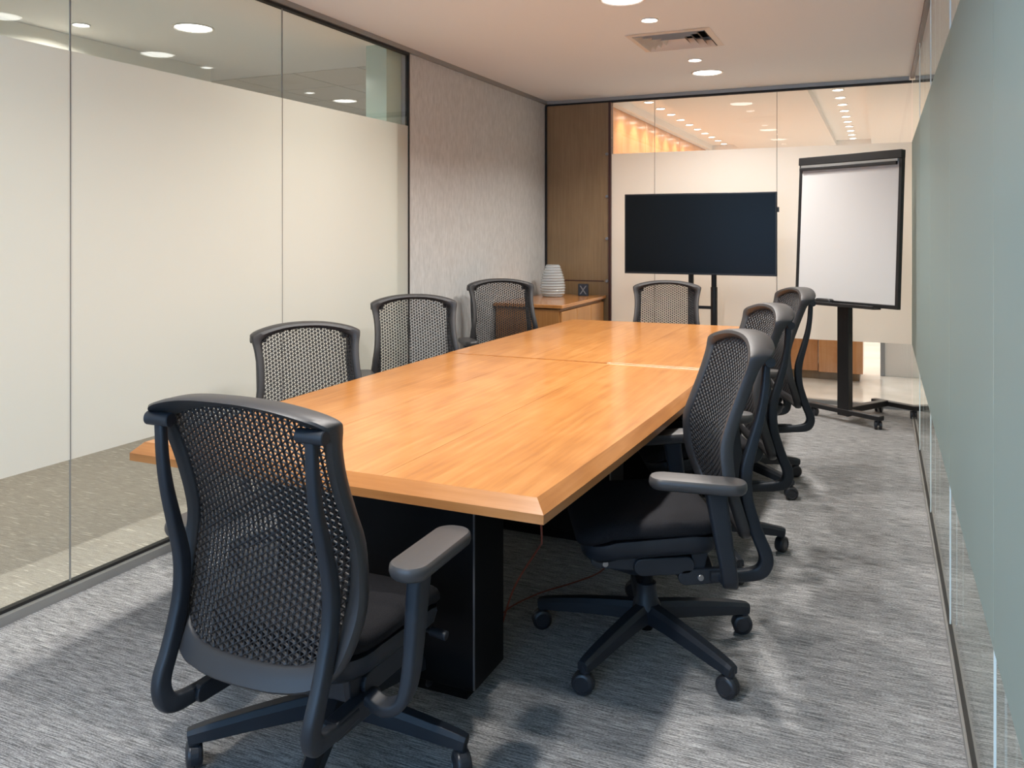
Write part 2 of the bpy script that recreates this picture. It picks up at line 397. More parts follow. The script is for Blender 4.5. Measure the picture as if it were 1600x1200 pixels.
# corridor beyond the far glass: ceiling with two light coves
CY1 = 13.2
quad_struct('floor_corridor', (-2.6, YB + 0.02, -0.05), (1.9, CY1, 0), M_marble, 'pale polished floor beyond the far glass', 'floor')
cc = MB()
TR = ((-2.34, -1.92, 7.42, 12.65), (-0.59, -0.13, 7.42, 12.65))
xs = [-2.6, TR[0][0], TR[0][1], TR[1][0], TR[1][1], 1.9]
for k in range(5):
    if k in (1, 3):
        cc.box((xs[k], YB + 0.02, ZC), (xs[k + 1], 7.42, ZC + 0.12)); cc.box((xs[k], 12.65, ZC), (xs[k + 1], CY1, ZC + 0.12))
        cc.box((xs[k], 7.42, ZC + 0.07), (xs[k + 1], 12.65, ZC + 0.12))
    else:
        cc.box((xs[k], YB + 0.02, ZC), (xs[k + 1], CY1, ZC + 0.12))
tag(part('ceiling_corridor', cc, M_ceil2, None), 'white ceiling with two recessed light troughs beyond the far glass', 'ceiling', None, 'structure')
ow = thing('wall_corridor_wood', 'warm lit wood panelled wall beyond the far glass', 'wall', kind='structure')
for y0, y1 in ((YB + 0.06, 9.06), (9.07, 10.77), (10.78, 12.4), (12.41, CY1)):
    part('wood_panel', MB().box((-2.46, y0, 0), (-2.42, y1, 1.955)), M_orange, ow, 0.002, 1)
    part('wood_panel', MB().box((-2.46, y0, 1.965), (-2.42, y1, ZC)), M_orange, ow, 0.002, 1)
part('backing', MB().box((-2.6, YB + 0.05, 0), (-2.46, CY1, ZC)), M_redtrim, ow)
quad_struct('wall_corridor_end', (-2.6, CY1, 0), (1.9, CY1 + 0.1, ZC + 0.1), M_white, 'white end wall beyond the far glass', 'wall')
quad_struct('wall_corridor_right', (1.9, YN - 0.2, 0), (2.0, CY1 + 0.1, ZC + 0.1), M_white, 'white wall of the space beyond the right glass', 'wall')
quad_struct('floor_right_room', (XR + 0.02, YN - 0.2, -0.05), (1.9, YB + 0.02, 0), M_carpet, 'grey carpet beyond the right glass', 'floor')
quad_struct('ceiling_right_room', (XR + 0.1, YN - 0.2, ZC), (1.9, YB + 0.02, ZC + 0.06), M_ceil, 'ceiling beyond the right glass', 'ceiling')
quad_struct('wall_right_room_near', (XR + 0.1, YN - 0.2, 0), (1.9, YN - 0.1, ZC), M_white, 'near wall beyond the right glass', 'wall')
rc = thing('reception_counter', 'orange wood counter seen low through the far clear glass', 'counter')
for x0, x1 in ((-1.75, -1.16), (-1.15, -0.56), (-0.55, -0.16)):
    part('wood_panel', MB().box((x0, 8.45 if x1 < -0.5 else 8.40, 0.08), (x1, 8.95, 0.95)), M_orange, rc, 0.003, 1)
part('plinth', MB().box((-1.74, 8.48, 0), (-0.19, 8.93, 0.08)), M_panel, rc)
part('counter_top', MB().box((-1.78, 8.36, 0.95), (-0.13, 8.98, 0.99)), M_orange, rc, 0.003, 1)
fl = thing('display_plinth', 'white plinth with a metal corner seen low through the far clear glass', 'plinth')
part('shaft', MB().box((0.00, 8.9, 0), (0.40, 9.3, 0.9)), M_white, fl, 0.004, 1)
part('metal_corner', MB().box((-0.012, 8.885, 0), (0.03, 8.9, 0.9)), M_alu, fl)

# ------------------------------------------------------------------ ceiling lights
def lens_meshes(R):
    ring = MB().lathe([(R * 0.86, 0.004), (R * 0.88, -0.004), (R * 0.94, -0.008), (R, -0.006), (R * 1.02, 0.0)], 40).mesh('trim_ring', M_trimring)
    lens = MB().lathe([(R * 0.87, 0.0), (R * 0.80, -0.004), (R * 0.5, -0.009), (R * 0.2, -0.011), (0.0005, -0.0115)], 40).mesh('lens', M_lens)
    return ring, lens
BIG, SML, ROW = lens_meshes(0.12), lens_meshes(0.05), lens_meshes(0.052)
def ceiling_light(x, y, kind, power, label, group=None, spread=140, color=WARM, z=ZC):
    t = thing('ceiling_downlight' if kind is BIG else 'ceiling_spotlight', label, 'ceiling light', (x, y, z), 0, group)
    link('trim_ring', kind[0], t); link('lens', kind[1], t)
    if power:
        l = bpy.data.lights.new('lamp', 'AREA'); l.shape = 'DISK'
        l.size = 0.19 if kind is BIG else 0.08; l.energy = power; l.color = color
        l.spread = math.radians(spread)
        link('lamp', l, t, (0, 0, -0.014))
    return t
ceiling_light(-1.25, 4.22, BIG, BIG_W, 'large round ceiling light nearest the front edge of the picture')
ceiling_light(-1.23, 6.44, BIG, BIG_W, 'large round ceiling light between the vent and the far glass')
ceiling_light(-1.23, 4.70, SML, SMALL_W, 'small bright ceiling spot in front of the air vent')
ceiling_light(-1.22, 5.93, SML, SMALL_W, 'small ceiling spot between the vent and the far round light')
for y, w in ((0.6, 'beside the daylight window'), (3.1, 'above the near table end, mirrored in the left glass')):
    ceiling_light(-1.25, y, BIG, BIG_W, 'large round ceiling light ' + w, 'overhead round lights')
for y, w in ((1.2, 'before the table'), (2.5, 'above the near table end')):
    ceiling_light(-1.25, y, SML, SMALL_W, 'small ceiling spot overhead ' + w, 'overhead spots')
# beyond the left glass
ceiling_light(-3.79, 3.76, BIG, 17, 'large round ceiling light behind the left glass', spread=160, color=(1, 0.94, 0.85))
ceiling_light(-4.34, 3.43, SML, 8, 'small ceiling spot behind the left glass', spread=160, color=(1, 0.94, 0.85))
for x, y, w in ((-4.1, 0.4, 'first'), (-4.1, 1.6, 'second'), (-3.6, 7.3, 'last')):  # out-of-view lamps added to brighten the frosted film from behind
    ceiling_light(x, y, BIG, 16, w + ' added unseen fill light behind the left glass', 'added fill lights in the left room', 160, (1, 0.94, 0.85))
# beyond the right glass
for y, w in ((1.5, 'near'), (5.2, 'far')):  # unseen bluish lamps added to light the teal film
    ceiling_light(1.1, y, BIG, 8, 'added unseen fill light behind the %s part of the right glass' % w, 'added fill lights behind the right glass', 160, (0.88, 0.97, 1.0))
# corridor coves
ORD = ['first', 'second', 'third', 'fourth', 'fifth', 'sixth', 'seventh', 'eighth', 'ninth', 'tenth']
for i in range(10):
    y = 8.12 + i * 0.478
    wt = ceiling_light(-2.13, y, ROW, 4, ORD[i] + ' small spot, counted from the glass, in the row beside the lit wood wall', 'spots in the row beside the wood wall', 150, (1, 0.85, 0.68), ZC + 0.07)
    wl_ = bpy.data.lights.new('wall_beam', 'SPOT'); wl_.energy = 14; wl_.color = (1, 0.85, 0.68); wl_.spot_size = math.radians(62); wl_.spot_blend = 0.7; wl_.shadow_soft_size = 0.02
    link('wall_beam', wl_, wt, (0, 0, -0.02), (0, math.radians(36), 0))
    ceiling_light(-0.366, y, ROW, 9, ORD[i] + ' small spot, counted from the glass, in the right hand row beyond the far partition', 'spots in the right hand row', 150, (1, 0.93, 0.87), ZC + 0.07)

# air vent: four rings of slanted slats
av = thing('air_vent', 'square ceiling air vent with rings of slanted slats', 'air vent', ((VX0 + VX1) / 2, (VY0 + VY1) / 2, ZC), 0)
h = (VX1 - VX0) / 2
fr = MB()
for k in range(4):
    c, s = math.cos(k * PI / 2), math.sin(k * PI / 2)
    R = lambda x, y, z: (c * x - s * y, s * x + c * y, z)
    o, i_ = h + 0.018, h - 0.018
    fr.add([R(-o, -o, -0.002), R(o, -o, -0.002), R(i_, -i_, -0.008), R(-i_, -i_, -0.008), R(i_, -i_, 0.05), R(-i_, -i_, 0.05)], [(0, 1, 2, 3), (3, 2, 4, 5)])
part('frame', fr, M_vent, av)
part('duct', MB().box((-h, -h, 0.10), (h, h, 0.20)), M_duct, av)
part('duct_wall', MB().box((-h - 0.02, -h - 0.02, 0.061), (-h, h + 0.02, 0.2)).box((h, -h - 0.02, 0.061), (h + 0.02, h + 0.02, 0.2)).box((-h, -h - 0.02, 0.061), (h, -h, 0.2)).box((-h, h, 0.061), (h, h + 0.02, 0.2)), M_duct, av)
for r in range(4):
    ro = h - 0.022 - r * 0.048; ri = ro - 0.022
    sm_ = MB().add([(-ro, -ro, -0.004), (ro, -ro, -0.004), (ri, -ri, 0.034), (-ri, -ri, 0.034), (-ro + 0.001, -ro + 0.002, -0.001), (ro - 0.001, -ro + 0.002, -0.001), (ri, -ri + 0.002, 0.037), (-ri, -ri + 0.002, 0.037)],
                   [(0, 1, 2, 3), (4, 7, 6, 5), (0, 4, 5, 1), (3, 2, 6, 7), (1, 5, 6, 2), (0, 3, 7, 4)]).mesh('slat', M_vent)
    for k in range(4): link('slat', sm_, av, (0, 0, -0.008), (0, 0, k * PI / 2))
part('centre_plate', MB().box((-0.045, -0.045, 0.028), (0.045, 0.045, 0.032)), M_vent, av)

# ------------------------------------------------------------------ conference table (two sections)
TCX, TY0, TYJ, TY1, TZ = -1.478, 1.905, 4.045, 6.0, 0.745
def half_w(y):
    t = (y - TY0) / (TY1 - TY0); return lerp(0.711, 0.755, 4 * t * (1 - t))
def table_section(y0, y1, front_end, zt, label, peds):
    t = thing('conference_table', label, 'table', (TCX, (y0 + y1) / 2, 0), 0)
    oy = (y0 + y1) / 2; ins = 0.032; n = 8
    yi0 = y0 + ins if front_end else y0; yi1 = y1 if front_end else y1 - ins
    ys = [lerp(yi0, yi1, k / n) for k in range(n + 1)]
    cuts = [-9, -0.235, 0.215, 9]
    for a, b in zip(cuts, cuts[1:]):                  # veneer leaves
        left = [(max(a, -half_w(y) + ins) + 0.0006, y - oy) for y in ys]; right = [(min(b, half_w(y) - ins) - 0.0006, y - oy) for y in ys]
        part('veneer_leaf', MB().extrude(left[::-1] + right, 'Z', zt - 0.02, zt), M_table, t)
    prof = [(ins, zt), (0.004, zt - 0.027), (0.0, zt - 0.031), (0.0, zt - 0.055), (0.012, zt - 0.060), (0.08, zt - 0.060)]
    yo = [lerp(y0, y1, k / n) for k in range(n + 1)]
    for sgn in (-1, 1):
        rings = []
        for y in yo:
            r = []
            for d, z in prof:
                yy = y
                if front_end and y == y0: yy = y0 + d
                if not front_end and y == y1: yy = y1 - d
                r.append((sgn * (half_w(yy) - d), yy - oy, z))
            rings.append(r)
        part('edge_moulding', MB().loft(rings, False, False, False), M_tedge, t)
    ye, sg = (y0, 1) if front_end else (y1, -1)
    rings = [[(s_ * (half_w(ye + sg * d) - d), ye + sg * d - oy, z) for d, z in prof] for s_ in (-1, 1)]
    part('edge_moulding', MB().loft(rings, False, False, False), M_tedge_x, t)
    part('under_board', MB().extrude([(sx * (half_w(y) - 0.05), y - oy) for sx, y in [(-1, y0 + (.05 if front_end else 0.001)), (1, y0 + (.05 if front_end else 0.001)), (1, y1 - (0.001 if front_end else .05)), (-1, y1 - (0.001 if front_end else .05))]], 'Z', zt - 0.06, zt - 0.021), M_dark, t)
    for py0, py1 in peds:
        p = part('pedestal', MB().box((-0.37, py0 - oy, 0.045), (0.37, py1 - oy, zt - 0.06)), M_dark, t, 0.003, 1)
        part('plinth', MB().box((-0.33, py0 - oy + 0.03, 0), (0.33, py1 - oy - 0.03, 0.045)), M_dark, p)
        part('slit_light_strip', MB().box((0.366, py0 - oy - 0.0015, 0.05), (0.3715, py0 - oy + 0.002, zt - 0.07)), M_steel, p)  # bright strip stands in for light slipping through the panel joint
    return t
table_section(TY0, TYJ - 0.0015, True, TZ, 'near section of the orange wood conference table', [(2.20, 2.41), (3.55, 3.76)])
far_table = table_section(TYJ + 0.0015, TY1, False, TZ + 0.004, 'far section of the orange wood conference table', [(4.35, 4.56), (5.3, 5.51)])
far_table.rotation_euler.y = -0.004
jy = TYJ - (TYJ + TY1) / 2
part('joint_glare_edge', MB().extrude([(jy - 0.0015, TZ - 0.012), (jy - 0.0015, TZ - 0.0005), (jy + 0.0085, TZ + 0.0046), (jy + 0.0095, TZ + 0.0046), (jy + 0.0095, TZ - 0.012)], 'X', 0.20, 0.748), mat('joint_glare_pale', (0.75, 0.60, 0.42), 0.4), far_table)  # pale wedge colours in the glare along the right half of the joint

# ------------------------------------------------------------------ office chair: shared meshes, then eight chairs
Z_EDGE = [(0.39, -0.262), (0.45, -0.252), (0.52, -0.232), (0.58, -0.214), (0.64, -0.202), (0.70, -0.196), (0.74, -0.200), (0.80, -0.220), (0.88, -0.250), (0.95, -0.277), (1.0, -0.295), (1.06, -0.312)]
def back_y(s, z):
    k = lerp(0.040, 0.028, sstep(0.6, 1.0, z))
    return interp(Z_EDGE, z) - k + k * (s / 0.25) ** 2
OUT = [(0, .392), (.11, .394), (.185, .408), (.235, .445), (.260, .51), (.268, .58), (.258, .68), (.243, .78), (.239, .87), (.245, .94), (.256, .992), (.250, 1.010), (.21, 1.027), (.14, 1.043), (.07, 1.051), (0, 1.053)]
INN = [(0, .446), (.10, .448), (.170, .460), (.208, .497), (.224, .55), (.229, .62), (.222, .70), (.208, .79), (.204, .88), (.210, .938), (.214, .968), (.204, .984), (.165, 1.001), (.11, 1.015), (.055, 1.023), (0, 1.025)]
def full(half):
    c = catmull([(a, b, 0) for a, b in half], 4)
    r = [(p.x, p.y) for p in c]
    return r + [(-x, z) for x, z in r[-2:0:-1]]
OUTL, INNL = full(OUT), full(INN)

def build_back_frame():
    rings = []
    for (so, zo), (si, zi) in zip(OUTL, INNL):
        lip = sstep(0.96, 1.03, zo)
        r = []
        def P(t, d):
            s = lerp(si, so, t); z = lerp(zi, zo, t)
            r.append((s, back_y(s, z) + d, z))
        P(0, 0.002); P(0.12, 0.010); P(0.5, 0.015 + 0.006 * lip); P(0.85, 0.012 + 0.006 * lip); P(1.0, 0.002)
        P(1.02, -0.010 - 0.02 * lip); P(0.97, -0.022 - 0.034 * lip); P(0.85, -0.028 - 0.034 * lip); P(0.45, -0.022 - 0.014 * lip); P(0.1, -0.014); P(0, -0.008)
        rings.append(r)
    rings.append(rings[0])
    return MB().loft(rings, True, False, True).mesh('back_frame', M_plastic)

def inside(x, y, poly):
    c = False; n = len(poly)
    for i in range(n):
        x0, y0 = poly[i]; x1, y1 = poly[(i + 1) % n]
        if (y0 > y) != (y1 > y) and x < (x1 - x0) * (y - y0) / (y1 - y0) + x0: c = not c
    return c
def build_back_mesh():
    """elastomer pads on a triangular lattice, one opening in each lattice triangle"""
    p = 0.0172; hh = p * math.sqrt(3) / 2
    poly = [(x * 1.06, 0.745 + (z - 0.745) * 1.035) for x, z in INNL]
    V = []; F = []
    def put(s, z, d): V.append((s, back_y(s, z) - 0.003 + d, z)); return len(V) - 1
    nc = int(0.25 / hh) + 1; nr = int(0.62 / p) + 2
    def lat(c, r): return (c * hh, 0.44 + r * p + (0.5 * p if c % 2 else 0))
    cache = {}
    def corner(c, r, back):
        k = (c, r, back)
        if k not in cache:
            s, z = lat(c, r); cache[k] = put(s, z, -0.0045 if back else 0.0042)
        return cache[k]
    for c in range(-nc, nc):
        for r in range(nr):
            o = c % 2
            tris = [((c, r), (c + 1, r if o == 0 else r + 1), (c, r + 1)), ((c, r), (c + 1, r - 1 if o == 0 else r), (c + 1, r if o == 0 else r + 1))]
            for tr in tris:
                P = [lat(*q) for q in tr]
                gx = sum(q[0] for q in P) / 3; gz = sum(q[1] for q in P) / 3
                if not inside(gx, gz, poly): continue
                k = 0.72; tw = 0.2
                hole = []
                for q in P:
                    dx, dz = (q[0] - gx) * k, (q[1] - gz) * k
                    hole.append((gx + dx * math.cos(tw) - dz * math.sin(tw), gz + dx * math.sin(tw) + dz * math.cos(tw)))
                hf = [put(x, z, 0.0010) for x, z in hole]; hb = [put(x, z, -0.0030) for x, z in hole]
                of = [corner(*q, False) for q in tr]; ob = [corner(*q, True) for q in tr]
                for i in range(3):
                    j = (i + 1) % 3
                    F.append((of[i], of[j], hf[j], hf[i])); F.append((ob[j], ob[i], hb[i], hb[j])); F.append((hf[i], hf[j], hb[j], hb[i]))
    m = MB().add(V, F, False)
    return m.mesh('back_mesh', M_weave)

def build_upright(sg):
    pts = [(-.342, .985), (-.341, .955), (-.336, .886), (-.323, .812), (-.297, .722), (-.279, .655), (-.274, .599), (-.279, .541), (-.296, .480), (-.316, .425), (-.336, .378), (-.341, .345), (-.328, .316), (-.295, .303), (-.235, .298), (-.165, .298)]
    xs_ = [.214] * 4 + [.216] * 7 + [.212, .208, .204, .203, .203]
    path = catmull([(sg * x, y, z) for x, (y, z) in zip(xs_, pts)], 5)
    def prof(t):
        w = lerp(0.013, 0.0155, sstep(0, .5, t)); th = interp([(0, .010), (.15, .012), (.35, .019), (.6, .020), (.8, .023), (.92, .018), (1, .015)], t)
        return rrect(w, th, min(w, th) * 0.55, 3)
    return MB().sweep(path, prof, (1, 0, 0)).mesh('upright', M_plastic2)
def build_knob(sg):
    m = MB().cyl((sg * 0.180, -.343, .983), (sg, 0, 0), 0.0165, 0.072, 22)
    return m.mesh('pivot_knob', M_plastic2)
def build_cushion():
    rings = []
    for z, sc in ((.418, .90), (.425, .965), (.437, 1.0), (.452, .998), (.464, .975), (.471, .93), (.475, .85), (.474, .6), (.470, .3), (.469, .02)):
        r = []
        for x, y in rrect(0.242 * sc, 0.232 * sc, 0.10 * sc, 7, 0, 0.025):
            zz = z - 0.045 * sstep(0.10, 0.27, y) + 0.012 * (x / 0.24) ** 2
            r.append((x, y, zz))
        rings.append(r)
    return MB().loft(rings).mesh('seat_cushion', M_fabric)
def build_seat_pan():
    rings = []
    for z, sc in ((.365, .80), (.372, .90), (.395, .985), (.425, 1.015), (.437, 1.01), (.434, .96), (.420, .5)):
        r = []
        for x, y in rrect(0.238 * sc, 0.225 * sc, 0.10 * sc, 7, 0, 0.015):
            r.append((x, y, z - 0.04 * sstep(0.05, 0.24, y) - 0.012 * sstep(-0.1, -0.21, y)))
        rings.append(r)
    return MB().loft(rings).mesh('seat_pan', M_plastic2)
def stadium(y0, z0, y1, z1, r0, r1, n=8):
    a = math.atan2(z1 - z0, y1 - y0); out = []
    for k in range(n + 1):
        q = a + PI / 2 + PI * k / n; out.append((y0 + r0 * math.cos(q), z0 + r0 * math.sin(q)))
    for k in range(n + 1):
        q = a - PI / 2 + PI * k / n; out.append((y1 + r1 * math.cos(q), z1 + r1 * math.sin(q)))
    return out
def build_mech():
    m = MB()
    m.loft([[(x, y, z) for x, y in rrect(hx, hy, 0.03, 4, 0, cy)] for z, hx, hy, cy in ((.235, .045, .05, 0), (.25, .075, .09, -.01), (.275, .095, .15, -.01), (.33, .10, .16, -.01), (.37, .09, .15, 0))])
    return m.mesh('tilt_mechanism', M_plastic2)
def build_bracket(sg):
    a, b = sorted((sg * .165, sg * .188)); c, d = sorted((sg * .178, sg * .200))
    m = MB().extrude(stadium(.02, .335, .19, .345, .030, .024), 'X', a, b).extrude(stadium(-.09, .330, .05, .325, .028, .028), 'X', c, d)
    m.extrude(stadium(-.24, .298, -.09, .292, .022, .026), 'X', c, sorted((sg * .178, sg * .215))[1] if sg > 0 else d)
    m.extrude([(-.17, .40), (-.11, .40), (-.11, .31), (-.15, .30)], 'X', a, b)
    m.box((min(sg * .08, sg * .17), .0, .31), (max(sg * .08, sg * .17), .10, .36)).box((min(sg * .08, sg * .18), -.13, .29), (max(sg * .08, sg * .18), -.06, .34))
    return m.mesh('side_bracket', M_plastic2, 0.004, 2)
def build_bolts(sg):
    m = MB()
    for y, z in ((.135, .368), (.168, .335), (-.135, .293)):
        m.cyl((sg * (.184 if y > 0 else .197), y, z), (sg, 0, 0), .010, .010, 14)
    return m.mesh('bolt', M_steel)
def build_arm_post(sg):
    path = catmull([(sg * .20, -.205, .300), (sg * .245, -.215, .293), (sg * .285, -.205, .310), (sg * .300, -.195, .36), (sg * .302, -.180, .44), (sg * .302, -.166, .53), (sg * .302, -.155, .600)], 5)
    def prof(t):
        w = interp([(0, .014), (.3, .014), (.5, .016), (1, .020)], t); th = interp([(0, .022), (.3, .024), (.6, .026), (1, .034)], t)
        return rrect(th, w, w * 0.6, 4)
    return MB().sweep(path, prof, (0, 1, 0.15)).mesh('arm_post', M_plastic2)
def build_arm_pad(sg):
    rings = []
    for z, sc in ((.594, .55), (.596, .78), (.602, .92), (.612, 1.0), (.620, .995), (.627, .955), (.631, .88), (.632, .6), (.632, .05)):
        k = 0.046 * (1 - sc)
        rings.append([(sg * .003 + x, y + .155, z - .6 + 0.006 * sstep(-.1, -.26, y) - 0.004 * sstep(-0.06, 0.06, y)) for x, y in rrect(max(.002, .050 - k), max(.004, .148 - k), max(.0015, .046 - k), 8, 0, -.10)])
    return MB().loft(rings).mesh('arm_pad', M_pad)
def build_base_arm():
    path = [(0, .030, .128), (0, .11, .124), (0, .22, .113), (0, .32, .100), (0, .370, .093), (0, .388, .090)]
    def prof(t):
        w = lerp(0.031, 0.019, t); th = lerp(0.030, 0.015, t)
        return [(-w, -th), (w, -th), (w * 0.92, th * .4), (w * 0.55, th), (-w * 0.55, th), (-w * 0.92, th * .4)]
    m = MB().sweep(path, lambda t: [(a, -b) for a, b in prof(t)], (1, 0, 0), False)
    m.cyl((0, .372, .066), (0, 0, 1), .017, .036, 16)
    return m.mesh('base_arm', M_plastic2, 0.003, 2)
def build_hub():
    return MB().lathe([(.001, .085), (.026, .085), (.034, .092), (.050, .100), (.050, .150), (.040, .165), (.034, .205), (.033, .222), (.020, .224), (.001, .224)], 28).mesh('base_hub', M_plastic2)
def build_lift():
    return MB().lathe([(.001, .040), (.021, .040), (.023, .046), (.023, .20), (.022, .262), (.001, .262)], 20).mesh('gas_lift', M_dark)
def build_caster_hood():
    pts = []
    for k in range(13):
        a = math.radians(-20 + 200 * k / 12); pts.append((.036 * math.cos(a) - .006, .034 + .036 * math.sin(a)))
    pts += [(-.02, .034)]
    m = MB().extrude(pts, 'X', -.010, .010); m.cyl((0, -.004, .055), (0, 0, 1), .011, .022, 12)
    return m.mesh('caster', M_plastic2, 0.002, 1)
def build_wheel():
    m = MB()
    n = 28
    prof = [(.006, .001), (.0330, .001), (.0345, .004), (.0345, .015), (.031, .019), (.024, .021), (.0225, .0185), (.001, .0185)]
    m.loft([[(x, -.006 + r * math.cos(2 * PI * k / n), .0345 + r * math.sin(2 * PI * k / n)) for k in range(n)] for r, x in prof])
    return m.mesh('wheel', M_wheel)

CH = dict(frame=build_back_frame(), net=build_back_mesh(), cushion=build_cushion(), pan=build_seat_pan(), mech=build_mech(), arm=build_base_arm(),
          hub=build_hub(), lift=build_lift(), hood=build_caster_hood(), wheel=build_wheel(),
          rail=MB().sweep([(-.19, -.16, .30), (-.10, -.175, .297), (0, -.18, .296), (.10, -.175, .297), (.19, -.16, .30)], lambda t: rrect(.022, .018, .01, 3), (0, 1, 0)).mesh('cross_rail', M_plastic2),
          lever=MB().tube([(.09, .10, .335), (.20, .115, .335), (.245, .12, .330)], .006, 8).cyl((.235, .12, .331), (1, 0, -.1), .013, .05, 12).mesh('tilt_lever', M_plastic2))
for s_ in (-1, 1):
    CH['up', s_] = build_upright(s_); CH['knob', s_] = build_knob(s_); CH['bracket', s_] = build_bracket(s_)
    CH['bolt', s_] = build_bolts(s_); CH['post', s_] = build_arm_post(s_); CH['pad', s_] = build_arm_pad(s_)

def office_chair(x, y, rot, dz, base, label, casters=None, arm_dx=0.0, arm_dy=0.0, toe=0.0, bo=(0, 0), arm_dz=0.0):
    t = thing('office_chair', label, 'chair', (x, y, 0), math.radians(rot), 'black mesh chairs around the conference table')
    L = (0, 0, dz)
    for k in range(5):
        a = math.radians(base - rot + 72 * k) - PI / 2
        link('base_arm', CH['arm'], t, (bo[0], bo[1], 0), (0, 0, a))
        ca = math.radians(casters[k] - rot) if casters else a + (k * 1.9 + x * 3) % 6.28
        c = link('caster', CH['hood'], t, (bo[0] - math.sin(a) * .372, bo[1] + math.cos(a) * .372, 0), (0, 0, ca))
        link('wheel', CH['wheel'], c); link('wheel', CH['wheel'], c, (0, -.012, 0), (0, 0, PI))
    link('base_hub', CH['hub'], t, (bo[0], bo[1], 0)); link('gas_lift', CH['lift'], t, (bo[0], bo[1], dz * .9))
    mech = link('tilt_mechanism', CH['mech'], t, (bo[0] * .6, bo[1] * .6, dz))
    link('tilt_lever', CH['lever'], mech); link('cross_rail', CH['rail'], mech)
    link('seat_pan', CH['pan'], t, L); link('seat_cushion', CH['cushion'], t, L)
    link('back_frame', CH['frame'], t, L); link('back_mesh', CH['net'], t, L)
    for s in (-1, 1):
        u = link('upright', CH['up', s], t, L); link('pivot_knob', CH['knob', s], u)
        b = link('side_bracket', CH['bracket', s], t, L); link('bolt', CH['bolt', s], b)
        p = link('arm_post', CH['post', s], t, (s * arm_dx, arm_dy, dz + arm_dz)); link('arm_pad', CH['pad', s], p, (s * .302, -.155, .6), (math.radians(2.5), 0, s * math.radians(toe)))
    return t
office_chair(-1.328, 1.77, 0.8, 0.0, 4, 'black mesh office chair nearest the viewer, seen from behind at the table end', arm_dx=0.035, arm_dy=0.06, arm_dz=0.03, bo=(-0.045, 0.12))
office_chair(-0.735, 2.766, 115.8, 0.026, 39, 'black mesh office chair on the right side, nearest of the three, armrest fully visible', toe=16, casters=(-70, -100, -55, -85, -110))
office_chair(-0.757, 3.70, 113.5, 0.045, 20, 'black mesh office chair, middle of the three along the right table side', arm_dy=0.08, toe=8)
office_chair(-0.748, 4.81, 112, 0.050, -35, 'black mesh office chair on the right side, farthest, in front of the flip chart', arm_dy=0.09, toe=8)
office_chair(-2.248, 2.982, -128.6, -0.065, 10, 'black mesh office chair on the left side, nearest of the three by the frosted glass')
office_chair(-2.335, 4.0, -140, -0.008, 30, 'black mesh office chair on the left side, middle of the three')
office_chair(-2.409, 5.40, -138.5, 0.011, 50, 'black mesh office chair on the left side, farthest, in front of the grey wallpaper')
office_chair(-1.45, 5.96, -170, -0.010, 15, 'black mesh office chair at the far table end below the television')

# ------------------------------------------------------------------ television on its stand
TVY = 6.85
tv = thing('television', 'large flat black television switched off', 'television', (-1.385, TVY, 0))
part('casing', MB().box((-0.625, 0.0, 1.062), (0.625, 0.035, 1.738)).box((-0.35, 0.035, 1.15), (0.35, 0.06, 1.60)), M_blackmetal, tv, 0.004, 2)
part('screen', MB().box((-0.613, -0.002, 1.078), (0.613, 0.002, 1.726)), M_screen, tv)
part('side_knob', MB().box((0.625, 0.008, 1.575), (0.640, 0.028, 1.615)), M_blackmetal, tv, 0.002, 1)
ts = thing('television_stand', 'black twin pole television stand behind the far chair', 'stand', (-1.385, TVY + 0.09, 0))
for x in (-0.075, 0.115):
    part('pole', MB().cyl((x, 0, 0.07), (0, 0, 1), 0.022, 1.50, 20), M_blackmetal, ts)
    part('pole_sleeve', MB().cyl((x, 0, 0.07), (0, 0, 1), 0.028, 0.89, 20), M_blackmetal, ts)
part('cross_bar', MB().box((-0.075, -0.012, 0.775), (0.115, 0.012, 0.80)), M_blackmetal, ts)
part('cross_bar', MB().box((-0.12, -0.02, 1.30), (0.16, -0.005, 1.36)), M_blackmetal, ts)
part('base', MB().box((-0.45, -0.03, 0.06), (0.49, 0.03, 0.10)).box((-0.45, -0.33, 0.06), (-0.40, 0.22, 0.10)).box((0.44, -0.33, 0.06), (0.49, 0.22, 0.10)), M_blackmetal, ts, 0.004, 1)
wh = MB().cyl((-0.012, 0, 0.03), (1, 0, 0), 0.03, 0.024, 18).mesh('caster', M_wheel)
for x in (-0.425, 0.465):
    for y in (-0.30, 0.19): link('caster', wh, ts, (x, y, 0))

# ------------------------------------------------------------------ mobile flip chart
fa = math.radians(-33)
fc = thing('flip_chart', 'mobile white flip chart board with black frame and H shaped base', 'flip chart', (-0.25, 6.63, 0), fa)
TILT = math.radians(3.0)
bd = link('board', MB().box((-0.405, -0.012, 0.0), (0.405, 0.012, 1.06)).mesh('board', M_board), fc, (0.035, -0.05, 0.905), (-TILT, 0, 0))
part('frame_side', MB().box((-0.43, -0.018, -0.015), (-0.404, 0.018, 1.06)), M_blackmetal, bd, 0.003, 1)
part('frame_side', MB().box((0.404, -0.018, -0.015), (0.43, 0.018, 1.06)), M_blackmetal, bd, 0.003, 1)
part('paper_clamp', MB().box((-0.43, -0.03, 1.03), (0.43, 0.02, 1.09)).box((-0.41, -0.045, 0.985), (0.40, -0.022, 1.01)), M_blackmetal, bd, 0.004, 2)
part('clamp_bar', MB().box((-0.41, -0.026, 1.005), (0.40, -0.018, 1.03)), M_alu, bd, 0.002, 1)
part('frame_bottom', MB().box((-0.43, -0.018, -0.03), (0.43, 0.018, 0.0)), M_blackmetal, bd, 0.003, 1)
part('pen_tray', MB().box((-0.43, -0.10, -0.04), (0.30, -0.012, -0.03)).box((-0.43, -0.104, -0.04), (0.30, -0.098, -0.015)), M_blackmetal, bd, 0.002, 1)
